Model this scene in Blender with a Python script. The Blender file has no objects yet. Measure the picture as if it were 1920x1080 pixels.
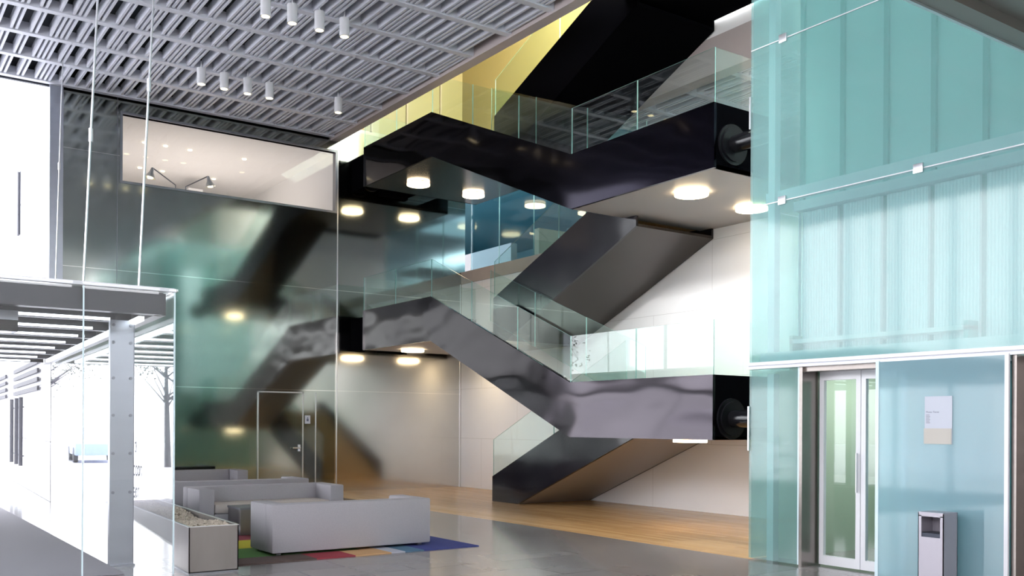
import bpy, bmesh, math, random
from mathutils import Vector, Matrix
random.seed(7)
C = bpy.context.scene
COL = C.collection
R = math.radians
# ------------------------------------------------------------------ camera
# building axes: x = p (along the lounge wall), y = q (along the stair), z up; camera stands at the origin
YAW = 35.0
cam = bpy.data.cameras.new('camera'); camo = bpy.data.objects.new('camera', cam); COL.objects.link(camo)
cam.sensor_width = 36; cam.lens = 36*1800/1920; cam.shift_y = 0.134; cam.clip_start = 0.05; cam.clip_end = 500
camo.matrix_world = Matrix.Translation((0, 0, 1.65)) @ Matrix.Rotation(R(-YAW), 4, 'Z') @ Matrix.Rotation(R(90), 4, 'X') @ Matrix.Rotation(R(0.3), 4, 'Z')
C.camera = camo
# ------------------------------------------------------------------ world, big lights, exposure
W = bpy.data.worlds.new('world'); C.world = W; W.use_nodes = True
nt = W.node_tree; nt.nodes.clear()
wo = nt.nodes.new('ShaderNodeOutputWorld'); wb = nt.nodes.new('ShaderNodeBackground')
tc = nt.nodes.new('ShaderNodeTexCoord'); sx = nt.nodes.new('ShaderNodeSeparateXYZ'); cr = nt.nodes.new('ShaderNodeValToRGB')
cr.color_ramp.elements[0].position = 0.45; cr.color_ramp.elements[0].color = (0.55, 0.55, 0.56, 1)
cr.color_ramp.elements[1].position = 0.56; cr.color_ramp.elements[1].color = (0.97, 0.96, 1.0, 1)
mr = nt.nodes.new('ShaderNodeMapRange'); mr.inputs[1].default_value = -1; mr.inputs[2].default_value = 1
nt.links.new(tc.outputs['Generated'], sx.inputs[0]); nt.links.new(sx.outputs['Z'], mr.inputs[0])
nt.links.new(mr.outputs[0], cr.inputs[0]); nt.links.new(cr.outputs[0], wb.inputs[0]); nt.links.new(wb.outputs[0], wo.inputs[0])
wb.inputs[1].default_value = 5.5
C.view_settings.view_transform = 'Standard'; C.view_settings.look = 'None'
C.view_settings.exposure = 0.6; C.view_settings.gamma = 1
try: C.view_settings.use_curve_mapping = False
except Exception: pass
C.cycles.transparent_max_bounces = 40
C.cycles.max_bounces = 10; C.cycles.glossy_bounces = 6; C.cycles.diffuse_bounces = 4
C.cycles.caustics_reflective = False; C.cycles.caustics_refractive = False
C.cycles.sample_clamp_indirect = 6

def area(name, loc, size, energy, color=(1, 1, 1), rot=(0, 0, 0), sy=None):
    l = bpy.data.lights.new(name, 'AREA'); l.energy = energy; l.color = color
    l.shape = 'RECTANGLE'; l.size = size; l.size_y = sy or size
    o = bpy.data.objects.new(name, l); o.location = loc; o.rotation_euler = rot; COL.objects.link(o)
    return o
# added fill lights: above the stair hall and inside the lift shaft
area('hall_fill_light', (11.8, 12.5, 13.7), 3.0, 3500, (0.97, 0.98, 1), (0, 0, 0), 9)
area('shaft_fill_light', (9.75, 5.2, 8.2), 0.5, 22, (0.93, 1, 1), (0, 0, 0), 5.0)
for i_, (lx, ly, tx) in enumerate(((1.5, 6.5, (13.6, 11.0, 3.6)), (2.5, 8.0, (13.6, 14.0, 3.6)), (0.5, 9.0, (13.6, 12.5, 1.0)))):  # unseen spots added to brighten the white hall wall
    l_ = bpy.data.lights.new('wall_fill_spot', 'SPOT'); l_.energy = 1250; l_.color = (1, 0.985, 0.97); l_.spot_size = R(34); l_.spot_blend = 0.8; l_.shadow_soft_size = 0.12
    o_ = bpy.data.objects.new('wall_fill_spot', l_); COL.objects.link(o_); o_.location = (lx, ly, 8.2)
    o_.rotation_euler = (Vector(tx)-Vector((lx, ly, 8.2))).to_track_quat('-Z', 'Y').to_euler()
area('lift_lobby_light', (11.0, 6.9, 2.5), 1.2, 26, (0.95, 1, 0.93))
area('office_light', (7.5, 25.5, 6.0), 4.0, 60, (1, 0.86, 0.78), (R(180), 0, 0))
area('upper_floor_light', (17.5, 20, 8.0), 4.0, 90, (0.75, 0.92, 1.0), (0, 0, 0), 8)
area('upper_yellow_light', (12.0, 19.5, 13.6), 2.5, 15, (1, 0.9, 0.6), (0, 0, 0), 4)

# ------------------------------------------------------------------ materials
MATS = {}
def mat(name, color=(0.5, 0.5, 0.5), rough=0.5, metal=0.0, emit=None, estr=0, bump=None, noise=None, spec=0.5, coat=0.0):
    """noise=(scale, amount) varies the colour; bump=(scale xyz, strength)"""
    if name in MATS: return MATS[name]
    m = bpy.data.materials.new(name); m.use_nodes = True; n = m.node_tree.nodes; L = m.node_tree.links
    b = n['Principled BSDF']
    b.inputs['Base Color'].default_value = (*color, 1); b.inputs['Roughness'].default_value = rough
    b.inputs['Metallic'].default_value = metal; b.inputs['Specular IOR Level'].default_value = spec
    b.inputs['Coat Weight'].default_value = coat
    if emit: b.inputs['Emission Color'].default_value = (*emit, 1); b.inputs['Emission Strength'].default_value = estr
    t = n.new('ShaderNodeTexCoord')
    if noise:
        mp = n.new('ShaderNodeMapping'); s = noise[0]; mp.inputs['Scale'].default_value = s if isinstance(s, tuple) else (s, s, s)
        nz = n.new('ShaderNodeTexNoise'); nz.inputs['Scale'].default_value = 1; nz.inputs['Detail'].default_value = 4
        mx = n.new('ShaderNodeMix'); mx.data_type = 'RGBA'
        a = noise[1]
        mx.inputs[6].default_value = (*[max(0, c*(1-a)) for c in color], 1); mx.inputs[7].default_value = (*[min(1, c*(1+a)) for c in color], 1)
        L.new(t.outputs['Object'], mp.inputs[0]); L.new(mp.outputs[0], nz.inputs[0]); L.new(nz.outputs[0], mx.inputs[0]); L.new(mx.outputs[2], b.inputs['Base Color'])
    if bump:
        mp = n.new('ShaderNodeMapping'); s = bump[0]; mp.inputs['Scale'].default_value = s if isinstance(s, tuple) else (s, s, s)
        nz = n.new('ShaderNodeTexNoise'); nz.inputs['Scale'].default_value = 1; nz.inputs['Detail'].default_value = 1
        bp = n.new('ShaderNodeBump'); bp.inputs['Strength'].default_value = bump[1]; bp.inputs['Distance'].default_value = 0.1
        L.new(t.outputs['Object'], mp.inputs[0]); L.new(mp.outputs[0], nz.inputs[0]); L.new(nz.outputs[0], bp.inputs['Height']); L.new(bp.outputs[0], b.inputs['Normal'])
    MATS[name] = m
    return m

def brick_mat(name, c1, c2, cm, bw, bh, mortar, rough, axes='XY', offset=0.5, metal=0.0, nz_amt=0.15, spec=0.5, squash=1.0):
    m = bpy.data.materials.new(name); m.use_nodes = True; n = m.node_tree.nodes; L = m.node_tree.links
    b = n['Principled BSDF']; b.inputs['Roughness'].default_value = rough; b.inputs['Metallic'].default_value = metal; b.inputs['Specular IOR Level'].default_value = spec
    t = n.new('ShaderNodeTexCoord'); s = n.new('ShaderNodeSeparateXYZ'); c = n.new('ShaderNodeCombineXYZ')
    L.new(t.outputs['Object'], s.inputs[0])
    L.new(s.outputs[axes[0]], c.inputs[0]); L.new(s.outputs[axes[1]], c.inputs[1])
    br = n.new('ShaderNodeTexBrick'); br.offset = offset
    br.inputs['Color1'].default_value = (*c1, 1); br.inputs['Color2'].default_value = (*c2, 1); br.inputs['Mortar'].default_value = (*cm, 1)
    br.inputs['Scale'].default_value = 1; br.inputs['Brick Width'].default_value = bw; br.inputs['Row Height'].default_value = bh
    br.inputs['Mortar Size'].default_value = mortar; br.inputs['Mortar Smooth'].default_value = 0; br.inputs['Bias'].default_value = 0
    L.new(c.outputs[0], br.inputs[0])
    nz = n.new('ShaderNodeTexNoise'); nz.inputs['Scale'].default_value = 1.7; nz.inputs['Detail'].default_value = 6
    L.new(t.outputs['Object'], nz.inputs[0])
    mr2 = n.new('ShaderNodeMapRange'); mr2.inputs[3].default_value = 1-nz_amt; mr2.inputs[4].default_value = 1+nz_amt
    L.new(nz.outputs[0], mr2.inputs[0])
    mx = n.new('ShaderNodeVectorMath'); mx.operation = 'SCALE'
    L.new(br.outputs[0], mx.inputs[0]); L.new(mr2.outputs[0], mx.inputs['Scale']); L.new(mx.outputs[0], b.inputs['Base Color'])
    MATS[name] = m
    return m

def glass_mat(name, tint, refl=1.0, rough=0.0, body=None, bodyfac=0.0, ior=1.5):
    """thin pane: tinted see-through + fresnel mirror (+ a milky body for frosted glass)"""
    m = bpy.data.materials.new(name); m.use_nodes = True; n = m.node_tree.nodes; L = m.node_tree.links
    n.clear(); out = n.new('ShaderNodeOutputMaterial')
    tr = n.new('ShaderNodeBsdfTransparent'); tr.inputs[0].default_value = (*tint, 1)
    gl = n.new('ShaderNodeBsdfGlossy'); gl.inputs['Roughness'].default_value = rough; gl.inputs[0].default_value = (refl, refl, refl, 1)
    fc = n.new('ShaderNodeLayerWeight'); pw = n.new('ShaderNodeMath'); pw.operation = 'POWER'; pw.inputs[1].default_value = 5
    lw = n.new('ShaderNodeMapRange'); f0 = ((ior-1)/(ior+1))**2; lw.inputs[3].default_value = f0; lw.inputs[4].default_value = 1
    L.new(fc.outputs['Facing'], pw.inputs[0]); L.new(pw.outputs[0], lw.inputs[0])
    base = tr.outputs[0]
    if body:
        d = n.new('ShaderNodeBsdfDiffuse'); d.inputs[0].default_value = (*body, 1)
        tl = n.new('ShaderNodeBsdfTranslucent'); tl.inputs[0].default_value = (*body, 1)
        m1 = n.new('ShaderNodeMixShader'); m1.inputs[0].default_value = 0.5
        L.new(d.outputs[0], m1.inputs[1]); L.new(tl.outputs[0], m1.inputs[2])
        m2 = n.new('ShaderNodeMixShader'); m2.inputs[0].default_value = bodyfac
        L.new(base, m2.inputs[1]); L.new(m1.outputs[0], m2.inputs[2]); base = m2.outputs[0]
    m3 = n.new('ShaderNodeMixShader'); L.new(lw.outputs[0], m3.inputs[0]); L.new(base, m3.inputs[1]); L.new(gl.outputs[0], m3.inputs[2])
    L.new(m3.outputs[0], out.inputs[0])
    MATS[name] = m
    return m

glass_mat('balustrade_glass', (0.90, 0.96, 0.94))
glass_mat('clear_glass', (0.97, 0.985, 0.99))
glass_mat('blue_glass', (0.72, 0.88, 0.93), ior=1.6)
glass_mat('frosted_teal', (0.78, 0.92, 0.905), rough=0.06, body=(0.53, 0.74, 0.75), bodyfac=0.28)
glass_mat('frosted_blue', (0.70, 0.88, 0.92), rough=0.05, body=(0.55, 0.78, 0.85), bodyfac=0.6)
mat('glass_edge', (0.35, 0.62, 0.58), 0.15)
mat('glass_edge_bright', (0.72, 0.88, 0.93), 0.15)
mat('lacquer', (0.008, 0.007, 0.011), 0.13, 0.0, bump=((0.5, 0.9, 1.1), 0.2), spec=0.55)
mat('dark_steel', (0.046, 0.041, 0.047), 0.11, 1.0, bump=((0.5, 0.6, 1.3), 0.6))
mat('upper_steel', (0.009, 0.008, 0.013), 0.09, 1.0, bump=((0.5, 0.5, 1.0), 0.3))  # dark_steel darkened: its dim ceiling reflections are put into the colour
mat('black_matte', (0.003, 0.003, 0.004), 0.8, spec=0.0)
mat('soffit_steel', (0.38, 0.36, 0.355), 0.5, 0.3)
mat('soffit_dark', (0.05, 0.04, 0.035), 0.2, 0.6)  # soffit_steel darkened: dimmer reflections put into the colour
mat('flange_black', (0.006, 0.006, 0.008), 0.35, spec=0.15)
mat('black_gloss', (0.008, 0.008, 0.01), 0.15)
mat('white_wall', (0.90, 0.90, 0.90), 0.6, noise=(0.3, 0.02))
mat('warm_wall', (0.80, 0.76, 0.70), 0.6)
mat('yellow_wall', (0.25, 0.21, 0.075), 0.45)
mat('cream_wall', (0.34, 0.27, 0.16), 0.5)
mat('concrete', (0.42, 0.37, 0.34), 0.6, noise=(2.0, 0.2))
mat('fascia', (0.50, 0.44, 0.43), 0.5)
mat('slat_grey', (0.72, 0.74, 0.82), 0.45)
mat('plenum', (0.03, 0.035, 0.045), 0.8)
mat('lamp_white', (0.82, 0.83, 0.86), 0.35)
mat('lamp_glow', (1, 0.9, 0.6), 0.5, emit=(1, 0.82, 0.45), estr=5)
mat('disc_glow', (1, 0.85, 0.55), 0.5, emit=(1, 0.78, 0.48), estr=12)
mat('disc_rim', (0.75, 0.55, 0.3), 0.4, emit=(1, 0.62, 0.25), estr=1.2)
mat('steel', (0.40, 0.42, 0.47), 0.3, 0.9, noise=((0.5, 0.5, 6), 0.1))
mat('steel_trim', (0.75, 0.76, 0.78), 0.28, 0.8)
mat('jamb_steel', (0.30, 0.27, 0.25), 0.25, 0.85, noise=((0.5, 0.5, 3), 0.15))
mat('white_metal', (0.86, 0.87, 0.90), 0.35)
mat('bolt', (0.25, 0.26, 0.29), 0.35, 0.8)
mat('sofa_fabric', (0.40, 0.385, 0.41), 0.9, noise=(60, 0.08), bump=(90, 0.05))
mat('cushion_fabric', (0.56, 0.50, 0.46), 0.9, noise=(60, 0.06))
mat('gravel', (0.50, 0.44, 0.36), 0.85, noise=(25, 0.6))
mat('planter_steel', (0.27, 0.25, 0.245), 0.3, 0.85, noise=((3, 3, 1), 0.25))
mat('paper', (0.58, 0.62, 0.70), 0.7)
mat('paper_cream', (0.56, 0.54, 0.49), 0.7)
mat('ink', (0.10, 0.12, 0.2), 0.7)
mat('pale_ink', (0.15, 0.16, 0.20), 0.7)
mat('teal_wall', (0.22, 0.46, 0.44), 0.5)
mat('shaft_wall', (0.50, 0.74, 0.71), 0.5)
mat('hall_end', (0.10, 0.16, 0.15), 0.6)
mat('green_wall', (0.44, 0.53, 0.42), 0.6)
mat('blue_wall', (0.16, 0.38, 0.46), 0.5)
mat('bin_steel', (0.42, 0.40, 0.45), 0.35, 0.4)
mat('bin_dark', (0.05, 0.06, 0.09), 0.5)
mat('pavement', (0.78, 0.78, 0.80), 0.8, noise=(0.8, 0.05))
mat('street_wall', (0.16, 0.15, 0.16), 0.8)
mat('bark', (0.07, 0.065, 0.08), 0.9)
mat('leaf', (0.10, 0.11, 0.10), 0.9)
mat('car_paint', (0.25, 0.33, 0.62), 0.3)
mat('tyre', (0.05, 0.05, 0.06), 0.8)
mat('desk_grey', (0.35, 0.35, 0.36), 0.4)
mat('strip_glow', (1, 1, 1), 0.5, emit=(0.9, 0.95, 1), estr=2.2)
mat('step_wood', (0.62, 0.42, 0.20), 0.4, noise=((1.5, 12, 12), 0.2))
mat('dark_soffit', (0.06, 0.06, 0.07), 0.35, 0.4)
mat('dark_louvre', (0.03, 0.03, 0.04), 0.7)
mat('beam_brown', (0.32, 0.28, 0.255), 0.4, 0.5)
brick_mat('stone_tiles', (0.24, 0.225, 0.22), (0.30, 0.285, 0.275), (0.12, 0.11, 0.11), 1.2, 0.6, 0.007, 0.13, 'XY', nz_amt=0.10)
brick_mat('wood_floor', (0.56, 0.33, 0.14), (0.68, 0.43, 0.20), (0.34, 0.19, 0.08), 1.8, 0.11, 0.002, 0.24, 'YX', nz_amt=0.15)
brick_mat('wall_panels', (0.66, 0.66, 0.70), (0.62, 0.62, 0.67), (0.10, 0.10, 0.12), 2.6, 1.25, 0.012, 0.6, 'YZ', nz_amt=0.02)
brick_mat('hall_panels', (0.91, 0.91, 0.92), (0.90, 0.90, 0.91), (0.66, 0.65, 0.65), 3.2, 1.3, 0.004, 0.6, 'YZ', nz_amt=0.02)
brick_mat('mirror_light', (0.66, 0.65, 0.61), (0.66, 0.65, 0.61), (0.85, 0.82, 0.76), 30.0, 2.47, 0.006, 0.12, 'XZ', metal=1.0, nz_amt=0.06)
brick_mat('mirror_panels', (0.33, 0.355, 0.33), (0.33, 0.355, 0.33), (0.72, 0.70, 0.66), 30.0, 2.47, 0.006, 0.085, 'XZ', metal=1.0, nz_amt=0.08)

def mat_wave(name, c1, c2, scale, axis, rough=0.6, bump=0.0, metal=0, glow=0):
    m = bpy.data.materials.new(name); m.use_nodes = True; n = m.node_tree.nodes; L = m.node_tree.links
    b = n['Principled BSDF']; b.inputs['Roughness'].default_value = rough; b.inputs['Metallic'].default_value = metal
    t = n.new('ShaderNodeTexCoord'); w = n.new('ShaderNodeTexWave'); w.bands_direction = axis; w.inputs['Scale'].default_value = scale
    w.inputs['Distortion'].default_value = 0.0
    L.new(t.outputs['Object'], w.inputs[0])
    mx = n.new('ShaderNodeMix'); mx.data_type = 'RGBA'; mx.inputs[6].default_value = (*c1, 1); mx.inputs[7].default_value = (*c2, 1)
    L.new(w.outputs[1], mx.inputs[0]); L.new(mx.outputs[2], b.inputs['Base Color'])
    if glow: L.new(mx.outputs[2], b.inputs['Emission Color']); b.inputs['Emission Strength'].default_value = glow
    if bump:
        bp = n.new('ShaderNodeBump'); bp.inputs['Strength'].default_value = bump; bp.inputs['Distance'].default_value = 0.02
        L.new(w.outputs[1], bp.inputs['Height']); L.new(bp.outputs[0], b.inputs['Normal'])
    MATS[name] = m
    return m
mat_wave('channel_glass', (0.60, 0.68, 0.72), (0.80, 0.84, 0.88), 8.0, 'Y', 0.3, 0.5, glow=0.06)   # slight emission stands in for daylight behind the channel glass
mat_wave('mat_ribbed', (0.30, 0.29, 0.33), (0.46, 0.45, 0.50), 9.0, 'Y', 0.95, 0.3)

def rug_mat():
    m = bpy.data.materials.new('rug_patches'); m.use_nodes = True; n = m.node_tree.nodes; L = m.node_tree.links
    b = n['Principled BSDF']; b.inputs['Roughness'].default_value = 0.95
    t = n.new('ShaderNodeTexCoord'); s = n.new('ShaderNodeSeparateXYZ'); cr = n.new('ShaderNodeValToRGB'); cr.color_ramp.interpolation = 'CONSTANT'
    mr = n.new('ShaderNodeMapRange'); mr.inputs[1].default_value = 3.75; mr.inputs[2].default_value = 7.15
    cols = [(0, (0.10, 0.065, 0.06)), (0.30, (0.30, 0.03, 0.05)), (0.45, (0.55, 0.33, 0.16)), (0.60, (0.45, 0.47, 0.55)), (0.66, (0.07, 0.16, 0.26)), (0.74, (0.035, 0.05, 0.22))]
    e = cr.color_ramp.elements
    e[0].position = 0; e[0].color = (*cols[0][1], 1); e[1].position = cols[1][0]; e[1].color = (*cols[1][1], 1)
    for p, c in cols[2:]:
        q = e.new(p); q.color = (*c, 1)
    cr2 = n.new('ShaderNodeValToRGB'); cr2.color_ramp.interpolation = 'CONSTANT'; e = cr2.color_ramp.elements
    mr3 = n.new('ShaderNodeMapRange'); mr3.inputs[1].default_value = 10.95; mr3.inputs[2].default_value = 14.6
    e[0].position = 0; e[0].color = (0, 0, 0, 1); e[1].position = 0.14; e[1].color = (0.10, 0.25, 0.06, 1)
    q = e.new(0.38); q.color = (0.55, 0.50, 0.03, 1); q = e.new(0.62); q.color = (0.28, 0.05, 0.07, 1); q = e.new(0.8); q.color = (0.05, 0.10, 0.3, 1)
    L.new(t.outputs['Object'], s.inputs[0]); L.new(s.outputs[0], mr.inputs[0]); L.new(mr.outputs[0], cr.inputs[0])
    L.new(s.outputs[1], mr3.inputs[0]); L.new(mr3.outputs[0], cr2.inputs[0])
    gt = n.new('ShaderNodeMath'); gt.operation = 'GREATER_THAN'; gt.inputs[1].default_value = 11.45
    lt = n.new('ShaderNodeMath'); lt.operation = 'LESS_THAN'; lt.inputs[1].default_value = 5.6
    ml = n.new('ShaderNodeMath'); ml.operation = 'MULTIPLY'
    L.new(s.outputs[1], gt.inputs[0]); L.new(s.outputs[0], lt.inputs[0]); L.new(gt.outputs[0], ml.inputs[0]); L.new(lt.outputs[0], ml.inputs[1])
    mx = n.new('ShaderNodeMix'); mx.data_type = 'RGBA'
    L.new(ml.outputs[0], mx.inputs[0]); L.new(cr.outputs[0], mx.inputs[6]); L.new(cr2.outputs[0], mx.inputs[7]); L.new(mx.outputs[2], b.inputs['Base Color'])
    MATS['rug_patches'] = m
rug_mat()

# ------------------------------------------------------------------ mesh helpers
class MB:
    def __init__(s): s.v = []; s.f = []; s.mi = []; s.ms = []
    def midx(s, m):
        if m not in s.ms: s.ms.append(m)
        return s.ms.index(m)
    def add(s, vs, fs, m):
        o = len(s.v); s.v += [tuple(v) for v in vs]; k = s.midx(m)
        for f in fs: s.f.append([i+o for i in f]); s.mi.append(k)
    def box(s, x0, x1, y0, y1, z0, z1, m, mx=None):
        vs = [(x, y, z) for z in (z0, z1) for x, y in ((x0, y0), (x1, y0), (x1, y1), (x0, y1))]
        s.add(vs, [[3, 2, 1, 0], [4, 5, 6, 7], [0, 1, 5, 4], [1, 2, 6, 5], [2, 3, 7, 6], [3, 0, 4, 7]], m)
    def slant(s, a, b, w, z0, z1, m):
        """upright box whose plan is the line a-b with thickness w"""
        a = Vector(a); b = Vector(b); d = (b-a).normalized(); n = Vector((-d.y, d.x))*w/2
        pl = [a-n, b-n, b+n, a+n]
        vs = [(p.x, p.y, z) for z in (z0, z1) for p in pl]
        s.add(vs, [[3, 2, 1, 0], [4, 5, 6, 7], [0, 1, 5, 4], [1, 2, 6, 5], [2, 3, 7, 6], [3, 0, 4, 7]], m)
    def prism(s, poly, x0, x1, m, medge=None):
        """polygon in (y,z) extruded along x"""
        n = len(poly); vs = [(x0, y, z) for y, z in poly]+[(x1, y, z) for y, z in poly]
        s.add(vs, [list(range(n))[::-1], list(range(n, 2*n))], m)
        o = len(s.v)-2*n; k = s.midx(medge or m)
        for i in range(n):
            j = (i+1) % n; s.f.append([o+i, o+j, o+n+j, o+n+i]); s.mi.append(k)
    def prism_xy(s, poly, z0, z1, m):
        n = len(poly); vs = [(x, y, z0) for x, y in poly]+[(x, y, z1) for x, y in poly]
        s.add(vs, [list(range(n))[::-1], list(range(n, 2*n))]+[[i, (i+1) % n, n+(i+1) % n, n+i] for i in range(n)], m)
    def tube(s, pts, r, m, n=10, cap=True):
        pts = [Vector(p) for p in pts]; rs = r if isinstance(r, (list, tuple)) else [r]*len(pts)
        o = len(s.v); k = s.midx(m)
        for i, p in enumerate(pts):
            d = (pts[min(i+1, len(pts)-1)]-pts[max(i-1, 0)]).normalized()
            u = d.cross(Vector((0, 0, 1)));
            if u.length < 1e-3: u = Vector((1, 0, 0))
            u.normalize(); w = d.cross(u)
            for j in range(n):
                a = 2*math.pi*j/n; s.v.append(tuple(p+(u*math.cos(a)+w*math.sin(a))*rs[i]))
        for i in range(len(pts)-1):
            for j in range(n):
                a = o+i*n+j; b = o+i*n+(j+1) % n; s.f.append([a, b, b+n, a+n]); s.mi.append(k)
        if cap:
            s.f.append([o+j for j in range(n)]); s.mi.append(k); e = o+(len(pts)-1)*n; s.f.append([e+n-1-j for j in range(n)]); s.mi.append(k)
    def build(s, name, parent=None, bevel=0, smooth=False, seg=2):
        me = bpy.data.meshes.new(name); me.from_pydata(s.v, [], s.f); 
        for m in s.ms: me.materials.append(MATS[m])
        me.polygons.foreach_set('material_index', s.mi)
        bm = bmesh.new(); bm.from_mesh(me); bmesh.ops.recalc_face_normals(bm, faces=bm.faces)
        if bevel: bmesh.ops.bevel(bm, geom=list(bm.edges)+list(bm.verts), offset=bevel, segments=seg, profile=0.5, affect='EDGES', clamp_overlap=True)
        if smooth:
            for f in bm.faces: f.smooth = True
        bm.to_mesh(me); bm.free(); me.update()
        if smooth or bevel:
            try: me.set_sharp_from_angle(angle=R(40))
            except Exception: pass
        o = bpy.data.objects.new(name, me); COL.objects.link(o)
        if parent is not None:
            o.parent = parent; o.matrix_parent_inverse = Matrix.Translation(-parent.location) if parent.type == 'EMPTY' else Matrix()
        return o
def tag(o, label, cat, group=None, kind=None):
    o['label'] = label; o['category'] = cat
    if group: o['group'] = group
    if kind: o['kind'] = kind
    return o
def struct(o, label=None):
    o['kind'] = 'structure'
    if label: o['label'] = label
    return o
def thing(name, loc, label, cat, group=None, kind=None):
    e = bpy.data.objects.new(name, None); e.empty_display_size = 0.2; e.location = loc; COL.objects.link(e)
    return tag(e, label, cat, group, kind)
def one(name, m, *b, parent=None, bevel=0):
    k = MB(); k.box(*b, m); return k.build(name, parent, bevel)
def dup(root, loc, label, group=None):
    r = root.copy(); COL.objects.link(r); r.location = loc; r['label'] = label
    if group: r['group'] = group
    for ch in list(root.children):
        c = ch.copy(); COL.objects.link(c); c.parent = r
        for g in list(ch.children):
            d = g.copy(); COL.objects.link(d); d.parent = c
    return r
def text(name, s, loc, size, m, mw, parent=None, extr=0.001):
    cu = bpy.data.curves.new(name, 'FONT'); cu.body = s; cu.size = size; cu.extrude = extr
    o = bpy.data.objects.new(name, cu); COL.objects.link(o); bpy.context.view_layer.update()
    dg = bpy.context.evaluated_depsgraph_get(); me = bpy.data.meshes.new_from_object(o.evaluated_get(dg))
    bpy.data.objects.remove(o); me.materials.clear(); me.materials.append(MATS[m])
    me.transform(Matrix.Translation(loc) @ mw)
    o = bpy.data.objects.new(name, me); COL.objects.link(o)
    if parent is not None:
        o.parent = parent; o.matrix_parent_inverse = Matrix.Translation(-parent.location) if parent.type == 'EMPTY' else Matrix()
    return o
FACE_MINUS_X = Matrix.Rotation(R(-90), 4, 'Z') @ Matrix.Rotation(R(90), 4, 'X')   # text read by someone looking towards +x
FACE_MINUS_Y = Matrix.Rotation(R(90), 4, 'X')

# ------------------------------------------------------------------ key planes
QW = 21.8      # lounge wall
PW = 13.6      # white hall wall
PL = 9.28      # lift enclosure front
PS = 10.35     # stair front face
ZC = 8.65      # lobby ceiling
QL = 8.1       # lift enclosure corner
def sideP(q): return 3.0+0.0522*(q-10.75)    # vestibule side glass line

# ------------------------------------------------------------------ floor
k = MB(); k.box(-9, PL, -8, 21.9, -0.2, 0, 'stone_tiles'); struct(k.build('floor'), 'polished grey stone tile floor of the lobby')
k = MB(); k.box(PL, PW+0.2, -8, QL, -0.2, 0, 'stone_tiles'); struct(k.build('floor_lift'))
k = MB(); k.box(PL, PW+0.2, QL, 21.9, -0.2, 0.0, 'wood_floor'); struct(k.build('floor_wood'), 'honey coloured plank floor under the stairs')
k = MB(); k.box(-60, 60, 21.9, 90, -0.25, -0.02, 'pavement'); k.box(-60, -9, -40, 21.9, -0.25, -0.02, 'pavement'); struct(k.build('floor_outside'), 'pale pavement outside the glazing')

# ------------------------------------------------------------------ slatted ceiling
def slatted(p0, p1, q0, q1, z, pitch=1.25, qoff=0.0, seed=3):
    rnd = random.Random(seed)
    bmB = MB(); bmS = MB()
    q = q1-0.08-qoff
    rows = []
    while q > q0: rows.append(q); q -= pitch
    for q in rows:
        bmB.box(p0, p1, q-0.10, q+0.04, z-0.02, z+0.17, 'slat_grey')
    gaps = []
    # repeating rhythm: single, pair, pair, cluster
    seq = [0.21, 0.085, 0.23, 0.085, 0.24, 0.085, 0.085, 0.085, 0.20, 0.085, 0.22, 0.21, 0.085, 0.085]
    edges = rows+[q0]
    for i in range(len(rows)):
        hi = edges[i]-0.10; lo = edges[i+1]+0.04
        if hi-lo < 0.2: continue
        x = p0+0.05+rnd.random()*0.3; s = rnd.randrange(len(seq))
        while x < p1-0.05:
            bmS.box(x, x+0.042, lo, hi, z+0.0, z+0.20, 'slat_grey')
            x += seq[s % len(seq)]; s += 1
    return bmB, bmS
bB, bS = slatted(-8.6, 9.8, 2.0, 21.75, ZC)
bB.box(-9, 9.85, -8, QW, ZC+0.48, ZC+0.55, 'plenum'); bB.box(-9, 3.8, QW+0.02, QW+0.1, ZC-0.02, ZC+0.6, 'plenum'); bB.box(-9, -8.9, -8, QW, ZC-0.02, ZC+0.6, 'plenum')
cl = struct(bB.build('ceiling'), 'grey slatted lobby ceiling with long beams'); sl = bS.build('ceiling_slats', cl); sl['kind'] = 'stuff'
k = MB(); k.box(9.8, 10.02, 2.0, QW, ZC-0.06, ZC+0.6, 'fascia'); struct(k.build('trim_1'), 'beige edge beam of the slatted ceiling')
k = MB(); k.box(-9, 9.85, -8, 2.0, ZC-0.05, ZC+0.05, 'slat_grey'); struct(k.build('ceiling_near'))
k = MB(); k.box(9.85, 10.0, 2.0, QW, ZC+0.6, 13.9, 'cream_wall'); struct(k.build('wall_above_ceiling'))
k = MB(); k.box(9.85, 20, 2.0, QW+6, 13.9, 14.1, 'warm_wall'); struct(k.build('ceiling_hall'))

# ------------------------------------------------------------------ lounge wall (polished panels) q = QW
WX0, WX1, WZ0, WZ1 = 4.95, 9.95, 6.88, 8.32
k = MB()
k.box(3.75, WX0, QW, QW+0.12, 0, 9.2, 'mirror_panels'); k.box(WX0, WX1, QW, QW+0.12, 0, WZ0, 'mirror_panels'); k.box(WX0, WX1, QW, QW+0.12, WZ1, 9.2, 'mirror_panels')
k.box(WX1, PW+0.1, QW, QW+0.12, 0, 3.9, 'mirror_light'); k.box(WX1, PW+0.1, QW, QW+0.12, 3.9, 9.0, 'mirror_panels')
wl = struct(k.build('wall_lounge'), 'polished greenish reflective panel wall behind the sofas')
for x in (WX1+0.03, 7.94+0.45, PW-0.03):
    pass
k = MB()
for x, z0, z1 in ((10.0, 0, 8.5), (PW-0.04, 0, 5.4), (9.45, 0, 2.42)):
    k.box(x-0.012, x+0.012, QW-0.012, QW, z0, z1, 'steel_trim')
k.box(4.86, 4.87, QW-0.01, QW, 3.0, 9, 'bolt')
struct(k.build('trim_2'), 'thin upright metal joints in the reflective wall')
k = MB(); k.box(3.52, 3.78, QW-0.1, QW+0.15, 3.1, ZC, 'steel'); k.box(3.72, 3.78, QW-0.05, QW+0.1, 0, 3.1, 'steel'); struct(k.build('trim_3'), 'brushed metal end post of the reflective wall')
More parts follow.
